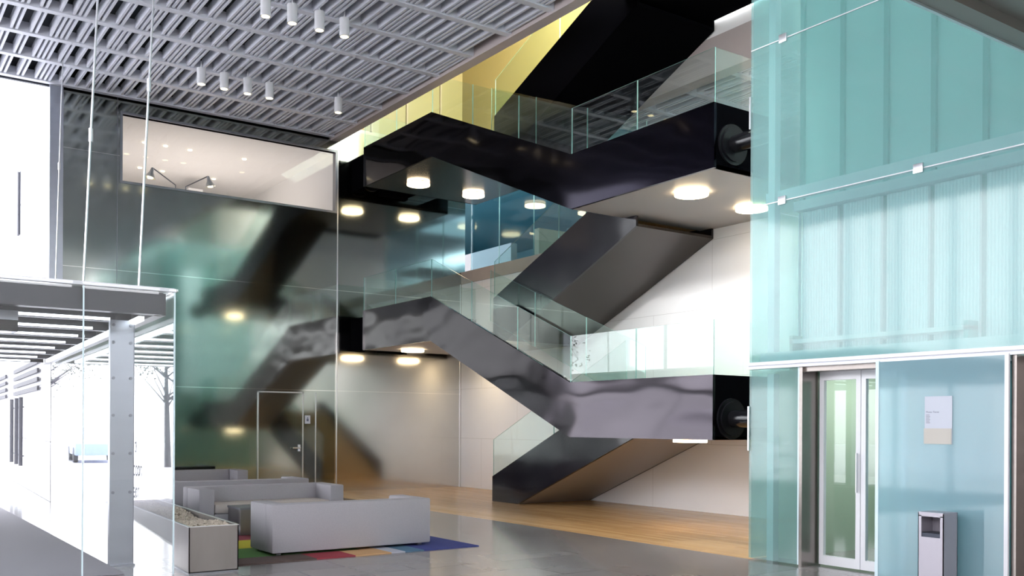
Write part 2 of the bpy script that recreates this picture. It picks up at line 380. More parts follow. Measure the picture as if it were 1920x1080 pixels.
k = MB(); k.box(10.0, PW+0.1, QW, QW+0.12, 9.0, 13.9, 'yellow_wall'); struct(k.build('wall_yellow'), 'yellow wall high behind the stairs')
k = MB()
for x in (10.9, 11.9, 12.9): k.box(x-0.02, x+0.02, QW-0.05, QW, 9.0, 13.9, 'cream_wall')
struct(k.build('trim_4'))
# interior window with office
wn = thing('window_1', (7.45, QW, WZ0), 'wide interior window high in the reflective wall', 'window'); del wn['category']; wn['kind'] = 'structure'
k = MB()
for a in ((WX0-0.03, WX0+0.02, WZ0, WZ1), (WX1-0.02, WX1+0.03, WZ0, WZ1), (WX0-0.03, WX1+0.03, WZ0-0.05, WZ0), (WX0-0.03, WX1+0.03, WZ1, WZ1+0.05)):
    k.box(a[0], a[1], QW-0.02, QW+0.14, a[2], a[3], 'bolt')
k.build('window_frame', wn)
one('window_pane', 'clear_glass', WX0, WX1, QW+0.05, QW+0.06, WZ0, WZ1, parent=wn)
k = MB(); k.box(4.0, 10.4, 29.5, 29.6, 5.7, 8.9, 'warm_wall'); k.box(4.0, 4.1, 21.95, 29.6, 5.7, 8.9, 'white_wall'); k.box(10.3, 10.4, 21.95, 29.6, 5.7, 8.9, 'white_wall')
k.box(4.0, 10.4, 21.95, 29.6, 5.6, 5.7, 'warm_wall'); k.box(7.9, 8.3, 27.0, 29.5, 5.7, 8.2, 'white_wall')
struct(k.build('wall_office'), 'pale walls of the office behind the high window')
k = MB(); k.box(4.0, 10.4, 21.95, 29.6, 8.55, 8.65, 'white_wall'); struct(k.build('ceiling_office'))

# wall door
dr = thing('door_1', (8.4, QW, 0), 'flush reflective door with thin metal frame behind the sofas', 'door'); del dr['category']; dr['kind'] = 'structure'
k = MB(); D0, D1 = 8.02, 9.1
k.box(D0-0.025, D0, QW-0.03, QW, 0, 2.42, 'steel_trim'); k.box(D1, D1+0.03, QW-0.03, QW, 0, 2.42, 'steel_trim'); k.box(D0-0.025, D1+0.03, QW-0.03, QW, 2.39, 2.42, 'steel_trim'); k.build('door_frame', dr)
lf = one('door_leaf', 'mirror_panels', D0, D1, QW-0.02, QW, 0.01, 2.39, parent=dr)
k = MB(); k.tube([(D1-0.08, QW-0.02, 1.08), (D1-0.08, QW-0.10, 1.08), (D1-0.26, QW-0.10, 1.08)], 0.018, 'steel_trim'); k.tube([(D1-0.08, QW-0.04, 1.0), (D1-0.08, QW-0.035, 1.16)], 0.03, 'steel_trim'); k.build('door_handle', dr)
sg = thing('door_sign', (9.22, QW, 1.7), 'small white pictogram sign on the reflective wall right of the door', 'sign')
one('plate', 'paper', 9.17, 9.31, QW-0.012, QW, 1.66, 1.86, parent=sg)
k = MB(); k.tube([(9.24, QW-0.014, 1.80), (9.24, QW-0.016, 1.80001)], 0.016, 'ink'); k.box(9.215, 9.265, QW-0.015, QW-0.012, 1.72, 1.78, 'ink'); k.build('pictogram', sg)

# ------------------------------------------------------------------ white hall wall p = PW with the upper opening
k = MB(); k.box(PW, PW+0.15, -8, QW, 0, 5.4, 'hall_panels'); k.box(PW, PW+0.15, 8.0, QW, 9.05, 13.9, 'white_wall'); k.box(PW, PW+0.15, -8, 8.0, 5.4, 13.9, 'white_wall'); k.box(9.85, PW, 1.0, 1.15, 8.4, 13.9, 'hall_end'); k.box(9.85, 10.0, 1.0, 2.0, 8.4, 13.9, 'hall_end')
struct(k.build('wall_hall'), 'tall white panelled wall behind the stairs')
k = MB(); k.box(PW-0.02, PW+0.6, 8.0, QW, 5.4, 5.72, 'concrete'); k.box(PW+0.5, 24, 8.0, 34, 5.4, 5.7, 'concrete'); struct(k.build('floor_upper'), 'concrete slab edge of the upper floor')
k = MB(); k.box(PW-0.03, PW+0.3, 8.0, 17.3, 8.35, 9.05, 'fascia'); k.box(PW-0.03, PW+0.3, 17.3, QW, 8.5, 9.05, 'soffit_dark'); struct(k.build('trim_5'), 'pale fascia above the upper opening')
k = MB(); k.box(PW-0.01, PW+0.0, 15.5, QW, 9.1, 13.8, 'yellow_wall'); struct(k.build('wall_yellow_side'), 'yellow panelled side wall at the top of the stairs')
bB, bS = slatted(PW+0.3, 20.0, 8.0, 16.8, 8.42, 1.25, 0.3, 9)
bB.box(PW+0.3, 20, 8, 16.8, 8.8, 8.85, 'plenum'); c2 = struct(bB.build('ceiling_upper'), 'slatted ceiling of the upper floor'); s2 = bS.build('ceiling_upper_slats', c2); s2['kind'] = 'stuff'
k = MB(); k.box(PW+0.3, 24, 16.8, 34, 8.5, 8.6, 'blue_wall'); struct(k.build('ceiling_upper_room'))
k = MB(); k.box(22, 22.1, 8, 34, 5.7, 8.6, 'blue_wall'); k.box(PW+0.2, 24, 33, 33.1, 5.7, 8.6, 'blue_wall'); k.box(PW+0.2, 22, 8.0, 8.1, 5.7, 8.6, 'white_wall')
k.box(15.2, 15.4, 21.8, 26, 5.7, 6.7, 'desk_grey'); k.box(PW+1.6, PW+3.0, 20.5, 20.7, 5.7, 6.9, 'cream_wall')
struct(k.build('wall_upper_room'), 'blue green walls of the upper floor room')
# glazed screen in the upper opening
us = thing('glass_screen', (PW+0.25, 17, 5.72), 'blue tinted glass screen on the concrete slab edge of the upper floor', 'glass screen')
qs = [9.9, 12.3, 14.7, 16.9, 18.9, 20.4, 21.75]
for a, b in zip(qs[3:], qs[4:]):
    k = MB(); k.prism([(a+0.01, 5.74), (b-0.01, 5.74), (b-0.01, 8.45), (a+0.01, 8.45)], PW+0.25, PW+0.262, 'blue_glass', 'glass_edge'); k.build('pane', us)
tab = thing('desk', (15.5, 17.6, 5.7), 'dark desk seen through the upper floor glass screen', 'desk')
one('desktop', 'desk_grey', 14.4, 16.0, 16.6, 18.3, 6.36, 6.42, parent=tab)
for x, y in ((14.5, 16.7), (15.9, 16.7), (14.5, 18.2), (15.9, 18.2)): one('leg', 'steel', x-0.03, x+0.03, y-0.03, y+0.03, 5.7, 6.36, parent=tab)

# ------------------------------------------------------------------ staircase
def profile(zt, up=True):
    """front parapet: landing high at far end, flight, low landing near"""
    zl = zt-2.0
    return [(21.1, zt), (17.85, zt), (13.05, zl), (9.72, zl), (9.72, zl-0.95), (13.05, zl-0.95), (17.85, zt-0.95), (21.1, zt-0.95)]
TH = 0.05
def strip(poly_top, dz0, dz1):
    return [(y, z+dz0) for y, z in poly_top]+[(y, z+dz1) for y, z in reversed(poly_top)]
def glass_run(name, pts, x0, parent, h=0.8, mname='balustrade_glass', cuts=3):
    """balustrade panes between consecutive points of the parapet top line"""
    for (a, b) in zip(pts, pts[1:]):
        L_ = math.hypot(b[0]-a[0], b[1]-a[1]); n = max(1, round(L_/2.0)) 
        for i in range(n):
            t0 = i/n; t1 = (i+1)/n
            y0 = a[0]+(b[0]-a[0])*t0; y1 = a[0]+(b[0]-a[0])*t1; z0 = a[1]+(b[1]-a[1])*t0; z1 = a[1]+(b[1]-a[1])*t1
            s = 0.006 if y1 < y0 else -0.006
            k = MB(); k.prism([(y0-s, z0), (y1+s, z1), (y1+s, z1+h), (y0-s, z0+h)], x0, x0+0.014, mname, 'glass_edge'); k.build(name, parent)
def front_stair(zt, label, steel, sof_l, sof_r):
    t = thing('staircase', (11, 15, zt-3.0), label, 'staircase', 'front flights of the switchback stair')
    P = profile(zt); zl = zt-2.0
    k = MB(); k.prism(P, PS, PS+TH, steel)
    k.build('outer_parapet', t)
    # inner parapet along the flight only
    inner = [(17.85, zt-0.5), (13.05, zl-0.5), (13.05, zl-0.95), (17.85, zt-0.95)]
    k = MB(); k.prism(inner, 11.5, 11.55, steel); k.build('inner_parapet', t)
    # soffit of the flight
    k = MB(); k.prism(strip([(17.85, zt-0.95), (13.05, zl-0.95)], 0.0, 0.04), PS+TH, 11.5, sof_l); k.build('flight_soffit', t)
    # landings
    k = MB(); k.box(PS+TH, PW-0.02, 17.85, 21.1, zt-0.95, zt-0.90, sof_l); k.box(PS+TH, PW-0.02, 17.4, 17.85, zt-0.95, zt-0.9, sof_l); k.build('far_landing_soffit', t)
    k = MB(); k.box(PS+TH, PW-0.02, 9.72, 13.05, zl-0.95, zl-0.90, sof_r); k.build('near_landing_soffit', t)
    k = MB(); k.box(PS+TH, PW-0.02, 17.4, 21.08, zt-0.78, zt-0.72, 'step_wood'); k.build('far_landing_floor', t)
    k = MB(); k.box(PS+TH, PW-0.02, 9.76, 13.05, zl-0.78, zl-0.72, 'step_wood'); k.build('near_landing_floor', t)
    k = MB(); k.box(PS+TH, PW-0.02, 9.72, 9.77, zl-0.95, zl, 'black_matte'); k.build('near_end_plate', t)
    k = MB(); k.box(PS+TH, PW-0.02, 21.05, 21.1, zt-0.95, zt, 'black_gloss'); k.build('far_end_plate', t)
    n = 12
    for i in range(n):
        y0 = 13.05+4.8*i/n; z = zl-0.72+2.0*(i+1)/n
        k = MB(); k.box(PS+TH, 11.5, y0, y0+0.44, z-0.165, z, 'step_wood'); k.build('step', t)
    glass_run('balustrade_pane', [(21.1, zt), (17.85, zt), (13.05, zl), (9.72, zl)], PS+0.02, t)
    glass_run('inner_balustrade_pane', [(17.3, zt-0.5), (12.4, zl-0.46)], 11.52, t, h=1.1)
    for z_, y_, cut in ((zl, 9.73, 0), (zt, 21.07, 0)):
        k = MB(); k.box(PS+0.03, 12.0, y_, y_+0.014, z_, z_+0.8, 'balustrade_glass'); k.build('end_pane', t)
        k = MB(); k.box(12.01, PW-0.03, y_, y_+0.014, z_, z_+0.8, 'balustrade_glass'); k.build('end_pane', t)
    return t
def back_stair(z0, label, steel, sof, ground=False):
    """rises from q=17.3 at parapet height z0 to q=12.45"""
    t = thing('staircase', (12.5, 15, max(0, z0-1)), label, 'staircase', 'back flights of the switchback stair')
    z1 = (2.4 if ground else z0+1.86)
    qa, qb = 17.3, (13.0 if ground else 12.75)
    if ground: P = [(17.3, 0.005), (17.3, 0.54), (13.0, 2.4), (12.4, 2.4), (12.4, 1.47), (12.75, 1.45), (16.35, 0.005)]
    else: P = [(17.3, z0-0.95), (17.3, z0), (12.75, z1), (12.75, z1-1.05), (16.8, z0-0.95+0.0)]
    k = MB(); k.prism(P, 11.6, 11.65, steel); k.build('outer_parapet', t)
    k = MB(); k.prism(P, PW-0.08, PW-0.03, steel); k.build('wall_parapet', t)
    if ground: S = [(16.35, 0.005), (12.75, 1.45), (12.75, 1.5), (16.35, 0.05)]
    else: S = [(16.8, z0-0.95), (12.75, z1-1.05), (12.75, z1-1.0), (16.8, z0-0.9)]
    k = MB(); k.prism(S, 11.65, PW-0.08, sof); k.build('flight_soffit', t)
    if not ground:
        k = MB(); k.box(11.65, PW-0.08, 16.8, 17.4, z0-0.95, z0-0.9, sof); k.build('lower_soffit', t)
    n = 13 if ground else 12
    top = z1-(0.32 if ground else 0.5); bot = 0.0 if ground else z0-0.62
    for i in range(n):
        y0 = qa-0.1-(qa-0.1-qb)*i/n; z = bot+(top-bot)*(i+1)/n
        st = (qa-0.1-qb)/n
        k = MB(); k.box(11.65, PW-0.08, max(qb+0.02, y0-st-0.04), y0, max(0.003, z-(top-bot)/n), z, 'step_wood'); k.build('step', t)
    if ground: glass_run('balustrade_pane', [(17.3, 0.54), (13.0, 2.4)], 11.62, t)
    else: glass_run('balustrade_pane', [(17.3, z0), (12.75, z1)], 11.62, t)
    return t
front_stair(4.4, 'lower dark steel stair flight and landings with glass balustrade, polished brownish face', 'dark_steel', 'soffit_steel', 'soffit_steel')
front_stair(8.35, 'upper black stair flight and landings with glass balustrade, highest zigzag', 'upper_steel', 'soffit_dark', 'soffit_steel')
back_stair(0.54, 'ground stair flight in black steel rising from the wooden floor', 'lacquer', 'soffit_steel', True)
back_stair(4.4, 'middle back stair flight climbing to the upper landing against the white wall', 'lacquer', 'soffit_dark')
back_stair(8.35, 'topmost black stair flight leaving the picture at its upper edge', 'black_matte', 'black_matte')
# next flight above the frame
k = MB(); k.prism([(21.1, 12.3), (17.85, 12.3), (13.05, 10.3), (9.72, 10.3), (9.72, 9.35), (13.05, 9.35), (17.85, 11.35), (21.1, 11.35)], PS, PS+0.05, 'black_matte')
k.box(PS+0.05, PW-0.03, 9.72, 13.05, 9.35, 9.4, 'black_matte'); k.prism(strip([(17.85, 11.35), (13.05, 9.35)], 0, 0.04), PS+0.05, 11.5, 'black_matte')
tag(k.build('stair_flight'), 'highest black stair landing cut off by the top edge', 'staircase')

# fixing brackets (black pipes with flanges)
def pipe(loc, q0, q1, label, z):
    t = thing('pipe_bracket', (loc, q0, z), label, 'bracket', 'round pipe brackets that hold the stair landings')
    k = MB(); k.tube([(loc, q0, z), (loc, q1, z)], 0.13, 'black_gloss', 24); k.build('pipe', t, smooth=True)
    for qq, r in ((q0, 0.30), (q0-0.03 if q1 < q0 else q0+0.03, 0.25), (q1, 0.3)):
        d = -0.03 if q1 < q0 else 0.03
        k = MB(); k.tube([(loc, qq, z), (loc, qq+d, z)], r, 'flange_black', 28); k.build('flange', t, smooth=True)
    return t
pipe(10.72, 9.71, QL+0.06, 'black pipe bracket between the upper landing and the glass lift enclosure', 5.78)
pipe(10.72, 9.71, QL+0.06, 'black pipe bracket between the lower landing and the glass lift enclosure', 1.76)
pipe(10.9, 21.11, QW-0.04, 'black pipe bracket between the lower landing and the reflective wall', 3.85)
pipe(10.9, 21.11, QW-0.04, 'black pipe bracket between the upper landing and the reflective wall', 7.8)
for z, lab in ((3.45, 'black steel box fixing at the far end of the lower landing'), (7.4, 'black steel box fixing at the far end of the upper landing')):
    k = MB(); k.box(11.9, 12.5, 21.12, QW-0.001, z+0.05, z+0.8, 'black_gloss')
    k.box(PS+0.02, PS+0.1, 21.12, QW-0.001, z, z+0.8, 'black_matte'); k.box(PS+.1, 10.7, 21.7, QW-0.001, z, z+0.8, 'black_matte'); k.box(11.1, 11.9, 21.7, QW-0.001, z, z+0.8, 'black_matte')
    tag(k.build('wall_fixing'), lab, 'bracket')

# round disc lights under the landings
def disc(p, q, z, label, r=0.27):
    t = thing('disc_light', (p, q, z), label, 'lamp', 'round disc lights under the stair landings')
    k = MB(); k.tube([(p, q, z), (p, q, z-0.02)], r-0.03, 'disc_rim', 40); h_ = k.build('housing', t)
    k = MB(); k.tube([(p, q, z-0.015), (p, q, z-0.06)], [r, r], 'disc_glow', 40); k.build('diffuser', h_)
disc(11.25, 20.0, 7.40, 'round glowing light under the far upper landing, left one of the pair')
disc(12.9, 20.15, 7.40, 'round glowing light under the far upper landing, right one of the pair')
disc(11.2, 20.15, 3.45, 'round glowing light under the lower far landing, nearer the lobby')
disc(12.9, 20.15, 3.45, 'round glowing light under the lower far landing, nearer the white wall')
disc(11.15, 10.95, 5.40, 'large round glowing light under the grey near landing')
disc(12.75, 11.1, 5.40, 'round glowing light half cut off by the teal glass edge')
disc(11.15, 10.95, 1.45, 'round light edge on beneath the lowest near landing')

# ------------------------------------------------------------------ lift enclosure
G0 = -2.0
t = thing('lift_enclosure', (PL, QL, 0), 'teal frosted glass lift enclosure with metal clips filling the right side', 'glass enclosure')
ZJ = [2.42, 4.37, 6.32, 8.27]
for i in range(3):
    k = MB(); k.box(PL, PL+0.02, G0, QL, ZJ[i]+0.006, ZJ[i+1]-0.006, 'frosted_teal'); k.build('glass_panel', t)
    k = MB(); k.box(PL+0.03, 12.8, QL-0.03, QL-0.01, ZJ[i]+0.006, ZJ[i+1]-0.006, 'frosted_teal'); k.build('side_panel', t)
for z in ZJ[1:3]:
    k = MB(); k.box(PL-0.002, PL+0.012, G0, QL, z-0.006, z+0.006, 'white_metal'); k.build('joint', t)
    for q in (7.6, 5.82, 4.04, 2.26):
        if z > 6 and q < 5: continue
        k = MB(); k.box(PL-0.025, PL+0.0, q-0.055, q+0.055, z-0.05, z+0.05, 'steel_trim'); k.build('clip', t, bevel=0.004)
k = MB(); k.box(PL-0.02, PL-0.005, QL-0.01, QL+0.012, 5.35, 5.75, 'steel_trim'); k.build('edge_clip', t); 
k = MB(); k.box(PL-0.02, PL-0.005, QL-0.01, QL+0.012, 1.35, 1.9, 'steel_trim'); k.build('edge_clip', t)
k = MB(); k.box(PL-0.035, PL+0.03, G0, QL, 2.40, 2.44, 'white_metal'); k.box(PL-0.05, PL+0.03, G0, QL, 2.355, 2.385, 'white_metal'); k.box(PL-0.02, PL+0.03, G0, QL, 2.385, 2.40, 'bolt'); k.build('rail', t)
# low panels
k = MB(); k.box(PL, PL+0.02, 7.36, QL, 0.02, 2.355, 'frosted_teal'); k.box(PL-0.004, PL+0.024, 7.335, 7.36, 0.02, 2.355, 'glass_edge_bright'); k.build('low_panel', t)
k = MB(); k.box(PL+0.03, 12.8, QL-0.03, QL-0.01, 0.02, 2.42, 'frosted_teal'); k.build('side_panel', t)
k = MB(); k.box(PL-0.06, PL-0.04, 4.86, 6.27, 0.02, 2.355, 'frosted_blue'); k.build('sliding_panel', t)
k = MB(); k.box(PL-0.064, PL-0.036, 6.24, 6.28, 0.0, 2.37, 'glass_edge_bright'); k.build('panel_edge', t)
k = MB(); k.box(PL-0.064, PL-0.036, 4.83, 4.87, 0.0, 2.37, 'white_metal'); k.build('panel_edge', t)
# backing
k = MB()
k.box(10.1, 10.2, G0, QL-0.1, 4.5, 8.3, 'shaft_wall'); k.box(9.36, 10.2, G0, QL-0.1, 2.44, 2.56, 'white_metal'); k.box(9.4, 10.2, G0, QL, 8.28, 8.35, 'white_metal')
k.box(10.16, 10.2, G0, QL-0.1, 2.56, 4.5, 'teal_wall'); k.box(9.98, 10.2, G0, QL-0.1, 4.4, 4.52, 'white_metal')
k.box(9.40, 9.5, 7.82, 7.92, 2.5, 8.3, 'white_metal'); k.box(9.40, 9.5, 7.82, 7.92, 0, 2.3, 'white_metal'); k.box(9.45, 9.55, G0, QL-0.1, 4.42, 4.55, 'white_metal')
for i in range(14): k.box(10.06, 10.1, 7.91-0.6*i, 7.97-0.6*i, 4.5, 8.2, 'teal_wall')
struct(k.build('wall_shaft'), 'teal backing wall seen through frosted lift glass')
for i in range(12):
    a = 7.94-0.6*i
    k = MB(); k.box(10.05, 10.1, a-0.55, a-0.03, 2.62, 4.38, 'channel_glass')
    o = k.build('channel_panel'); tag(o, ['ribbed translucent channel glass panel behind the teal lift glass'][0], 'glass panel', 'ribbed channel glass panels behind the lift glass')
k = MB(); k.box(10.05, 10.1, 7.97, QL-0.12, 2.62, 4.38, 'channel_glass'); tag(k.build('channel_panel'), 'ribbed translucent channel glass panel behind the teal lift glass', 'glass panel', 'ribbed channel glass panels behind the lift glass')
k = MB(); k.box(9.7, 9.75, 7.42, QL-0.06, 0, 2.35, 'green_wall'); k.box(9.7, 9.75, 4.86, 6.1, 0, 2.35, 'teal_wall')
struct(k.build('wall_lift'), 'pale green wall behind the low frosted panels')
# jambs
k = MB(); k.box(PL-0.01, 9.62, 7.29, 7.335, 0, 2.355, 'jamb_steel')
k.box(PL-0.01, 9.85, 4.78, 4.83, 0, 2.355, 'jamb_steel'); k.box(9.5, 9.55, 2.0, 4.8, 0, 2.355, 'jamb_steel'); k.box(PL+0.03, 9.9, 4.83, 7.3, 2.3, 2.355, 'jamb_steel')
struct(k.build('trim_6'), 'dark brushed steel jambs of the lift openings')
# glazed doors
d2 = thing('door_2', (9.75, 6.7, 0), 'white framed glazed sliding doors in the lift recess', 'door'); del d2['category']; d2['kind'] = 'structure'
def leaf(a, b, x):
    k = MB(); f = 0.06
    k.box(x, x+0.05, a, a+f, 0.02, 2.3, 'white_metal'); k.box(x, x+0.05, b-f, b, 0.02, 2.3, 'white_metal'); k.box(x, x+0.05, a+f, b-f, 2.2, 2.3, 'white_metal'); k.box(x, x+0.05, a+f, b-f, 0.02, 0.13, 'white_metal')
    o = k.build('door_leaf', d2)
    one('pane', 'clear_glass', x+0.02, x+0.03, a+f, b-f, 0.13, 2.2, parent=o)
leaf(6.70, 7.26, 9.55); leaf(6.13, 6.69, 9.55)
k = MB(); k.tube([(9.52, 6.73, 0.9), (9.52, 6.73, 1.35)], 0.012, 'steel_trim'); k.build('door_handle', d2)
k = MB(); k.box(13.0, 13.05, 4.9, 8.0, 0, 2.8, 'green_wall'); k.box(9.85, 13.0, 7.9, 7.95, 0, 2.8, 'green_wall'); k.box(9.85, 13.0, 5.6, 5.65, 0, 2.8, 'teal_wall'); k.box(9.85, 13, 5.6, 7.95, 2.7, 2.75, 'white_wall')
struct(k.build('wall_lift_lobby'), 'pale green room behind the glazed doors')
# notice on the glass
nn = thing('notice', (PL-0.07, 5.55, 1.5), 'white paper notice with cream lower third taped to the blue glass panel', 'notice')
k = MB(); k.box(PL-0.066, PL-0.062, 5.40, 5.70, 1.48, 1.97, 'paper'); k.build('sheet', nn)
k = MB(); k.box(PL-0.072, PL-0.066, 5.405, 5.705, 1.48, 1.64, 'paper_cream'); k.build('leaflet_pocket', nn)
text('heading', 'Museu Tècnic', (PL-0.0665, 5.685, 1.80), 0.026, 'ink', FACE_MINUS_X, nn, 0.0003)
k = MB()
for i in range(6): k.box(PL-0.0665, PL-0.066, 5.645-0.006*(i % 2), 5.685, 1.775-0.016*i, 1.780-0.016*i, 'pale_ink')
k.build('small_print', nn)
# litter bin
bn = thing('litter_bin', (8.98, 5.4, 0), 'square brushed steel litter bin with a window opening, in front of blue glass', 'bin')
B0, B1, Q0, Q1, H = 8.85, 9.1, 5.27, 5.54, 0.80
k = MB()
k.box(B0, B0+0.008, Q0, Q1, 0, 0.56, 'bin_steel'); k.box(B0, B0+0.008, Q0, Q0+0.035, 0.56, 0.775, 'bin_steel'); k.box(B0, B0+0.008, Q1-0.035, Q1, 0.56, 0.775, 'bin_steel'); k.box(B0, B0+0.008, Q0, Q1, 0.765, H, 'bin_steel')
k.box(B1-0.008, B1, Q0, Q1, 0, H, 'bin_steel'); k.box(B0, B1, Q0, Q0+0.008, 0, H, 'bin_steel'); k.box(B0, B1, Q1-0.008, Q1, 0, H, 'bin_steel')
k.build('body', bn)
one('liner', 'bin_dark', B0+0.01, B1-0.01, Q0+0.01, Q1-0.01, 0.02, 0.60, parent=bn); one('lid', 'bin_steel', B0, B1, Q0, Q1, H, H+0.008, parent=bn)

# low soffit top right
k = MB()
k.box(4.5, PL-0.06, 4.25, 4.45, 5.05, 5.40, 'beam_brown'); k.box(4.5, PL-0.06, 4.43, 4.46, 5.03, 5.42, 'steel_trim')
k.box(4.5, PL-0.06, 3.7, 4.25, 5.14, 5.2, 'beam_brown')
for i in range(7): k.box(4.5, PL-0.06, 3.4-0.5*i, 3.7-0.5*i, 5.05, 5.2, 'beam_brown')
k.box(4.5, PL-0.06, 0.2, 4.4, 5.2, 5.4, 'beam_brown')
struct(k.build('ceiling_gallery'), 'brown steel underside of a gallery at the top right')

# ------------------------------------------------------------------ entrance vestibule (glass box)
v = thing('entrance_vestibule', (0, 11, 0), 'glass entrance vestibule with dark roof frame hung on steel rods', 'vestibule')
ZR0, ZR1 = 2.84, 3.08
k = MB()
k.prism_xy([(-6, 10.82), (2.9, 10.82), (2.9, 10.98), (-6, 10.98)], ZR0, ZR1, 'dark_soffit')
k.slant((sideP(10.9)-0.12, 10.9), (sideP(21.6)-0.12, 21.6), 0.12, ZR0, ZR1, 'dark_soffit'); k.build('roof_frame', v)
k = MB(); k.prism_xy([(-6, 10.70), (sideP(10.7)+0.03, 10.70), (sideP(21.6)+0.03, 21.6), (-6, 21.6)], 3.09, 3.115, 'clear_glass'); k.build('glass_roof', v)
k = MB(); k.prism_xy([(-6, 10.72), (sideP(10.7)-0.0, 10.72), (sideP(10.7)-0.0, 10.76), (-6, 10.76)], 3.085, 3.125, 'white_metal'); k.slant((sideP(10.72), 10.72), (sideP(21.6), 21.6), 0.03, 3.085, 3.12, 'white_metal'); k.build('roof_edge', v)
k = MB(); k.prism_xy([(-6, 11.0), (sideP(11)-0.2, 11.0), (sideP(21.5)-0.2, 21.5), (-6, 21.5)], 3.02, 3.05, 'dark_soffit'); k.build('roof_deck', v)
q = 12.1
while q < 21.5:
    k = MB(); k.box(-6, sideP(q)-0.2, q, q+0.10, 2.86, 3.02, 'dark_soffit'); rb_ = k.build('roof_beam', v)
    k = MB(); k.box(-6, sideP(q)-0.45, q-0.045, q-0.005, 2.87, 2.90, 'strip_glow'); k.build('beam_edge_glow', rb_)  # bright beam edge put in as an emissive strip
    q += 1.3
k = MB(); k.slant((sideP(11.2)-0.26, 11.2), (sideP(20)-0.26, 20), 0.06, 2.80, 2.85, 'strip_glow'); k.build('side_rail_glow', v)  # emission stands in for the bright sheen of a steel rail
def pane_x(a, b, q, z0, z1, name='front_pane'):
    k = MB(); k.box(a, b, q, q+0.015, z0, z1, 'clear_glass'); k.build(name, v)
    k = MB(); k.box(b-0.004, b+0.010, q-0.002, q+0.02, z0, z1, 'glass_edge_bright'); k.build('pane_edge', v)
pane_x(-1.5, 2.07, 10.74, 0.0, 3.085); pane_x(2.085, sideP(10.74), 10.74, 0.0, 3.085)
for a, b in ((10.76, 13.5), (13.5, 16.2), (16.2, 18.9), (18.9, 21.6)):
    k = MB(); k.slant((sideP(a), a+0.005), (sideP(b), b-0.005), 0.016, 0.0, 3.08, 'clear_glass'); k.build('side_pane', v)
# steel post
ps = thing('steel_post', (2.66, 11.72, 0), 'flat riveted steel post standing inside the glass vestibule', 'post')
k = MB(); k.box(2.54, 2.80, 11.68, 11.76, 0, ZR0, 'steel'); sh_ = k.build('shaft', ps)
k = MB(); k.box(2.80, 2.806, 11.67, 11.80, 0, ZR0, 'bolt'); k.build('flange', ps)
for z in (0.85, 1.3, 1.74, 2.17, 2.58, 2.78):
    for x in (2.575, 2.765):
        k = MB(); k.tube([(x, 11.68, z), (x, 11.665, z)], 0.018, 'bolt', 10); k.build('bolt', sh_)
one('foot', 'steel', 2.54, 2.81, 11.62, 11.82, 0, 0.02, parent=ps)
# door operator header
k = MB(); k.box(-2.0, 1.55, 11.4, 11.7, 2.62, 2.74, 'black_gloss'); k.box(-2, 1.55, 11.38, 11.72, 2.74, 2.84, 'steel')
tag(k.build('door_operator'), 'black door operator box under the vestibule roof', 'door operator')
k = MB(); k.box(-5, 2.55, 11.0, 21.5, 0.002, 0.014, 'mat_ribbed'); tag(k.build('entrance_mat'), 'grey ribbed entrance mat on the vestibule floor', 'mat')
# ghost lettering on the side glass
lt = thing('glass_lettering', (sideP(12.5), 12.5, 0.9), 'faint pale lettering on the vestibule side glass right of the post', 'lettering')
d = Vector((0.0522, 1, 0)).normalized()
MW = Matrix(((d.x, 0, 1, 0), (d.y, 0, 0, 0), (0, 1, 0, 0), (0, 0, 0, 1)))
ang = math.atan2(1, 0.0522)
mw = Matrix.Rotation(math.pi+ang, 4, 'Z') @ Matrix.Rotation(R(90), 4, 'X')
for s, z in (('id', 1.28), ('con', 0.98), ('er', 0.70)):
    text('letters', s, (sideP(12.9)-0.02, 12.9, z), 0.30, 'pale_ink', mw, lt, 0.0005)

# suspension rods
def rod(p, q, z0, p2, z1, label, r=0.012, zt=4.9):
    t = thing('hanging_rod', (p, q, z0), label, 'rod', 'steel rods that carry the vestibule roof')
    k = MB(); k.tube([(p, q, z0), (p2, q, z1)], r, 'steel_trim', 10); k.build('bar', t)
    f = (zt-z0)/(z1-z0); x = p+(p2-p)*f
    k = MB(); k.tube([(x, q, zt-0.07), (x, q, zt+0.07)], r*1.9, 'steel_trim', 12); k.build('turnbuckle', t)
rod(2.10, 10.9, 3.1, 2.33, ZC, 'thin steel rod rising from the vestibule roof, left of two near rods', zt=4.7)
rod(2.66, 10.9, 3.1, 2.90, ZC, 'thin steel rod rising from the vestibule roof, right of two near rods', zt=5.35)
rod(3.36, 20.2, 3.1, 3.50, ZC, 'far thin steel rod beside the end post of the reflective wall', 0.012, 6.6)

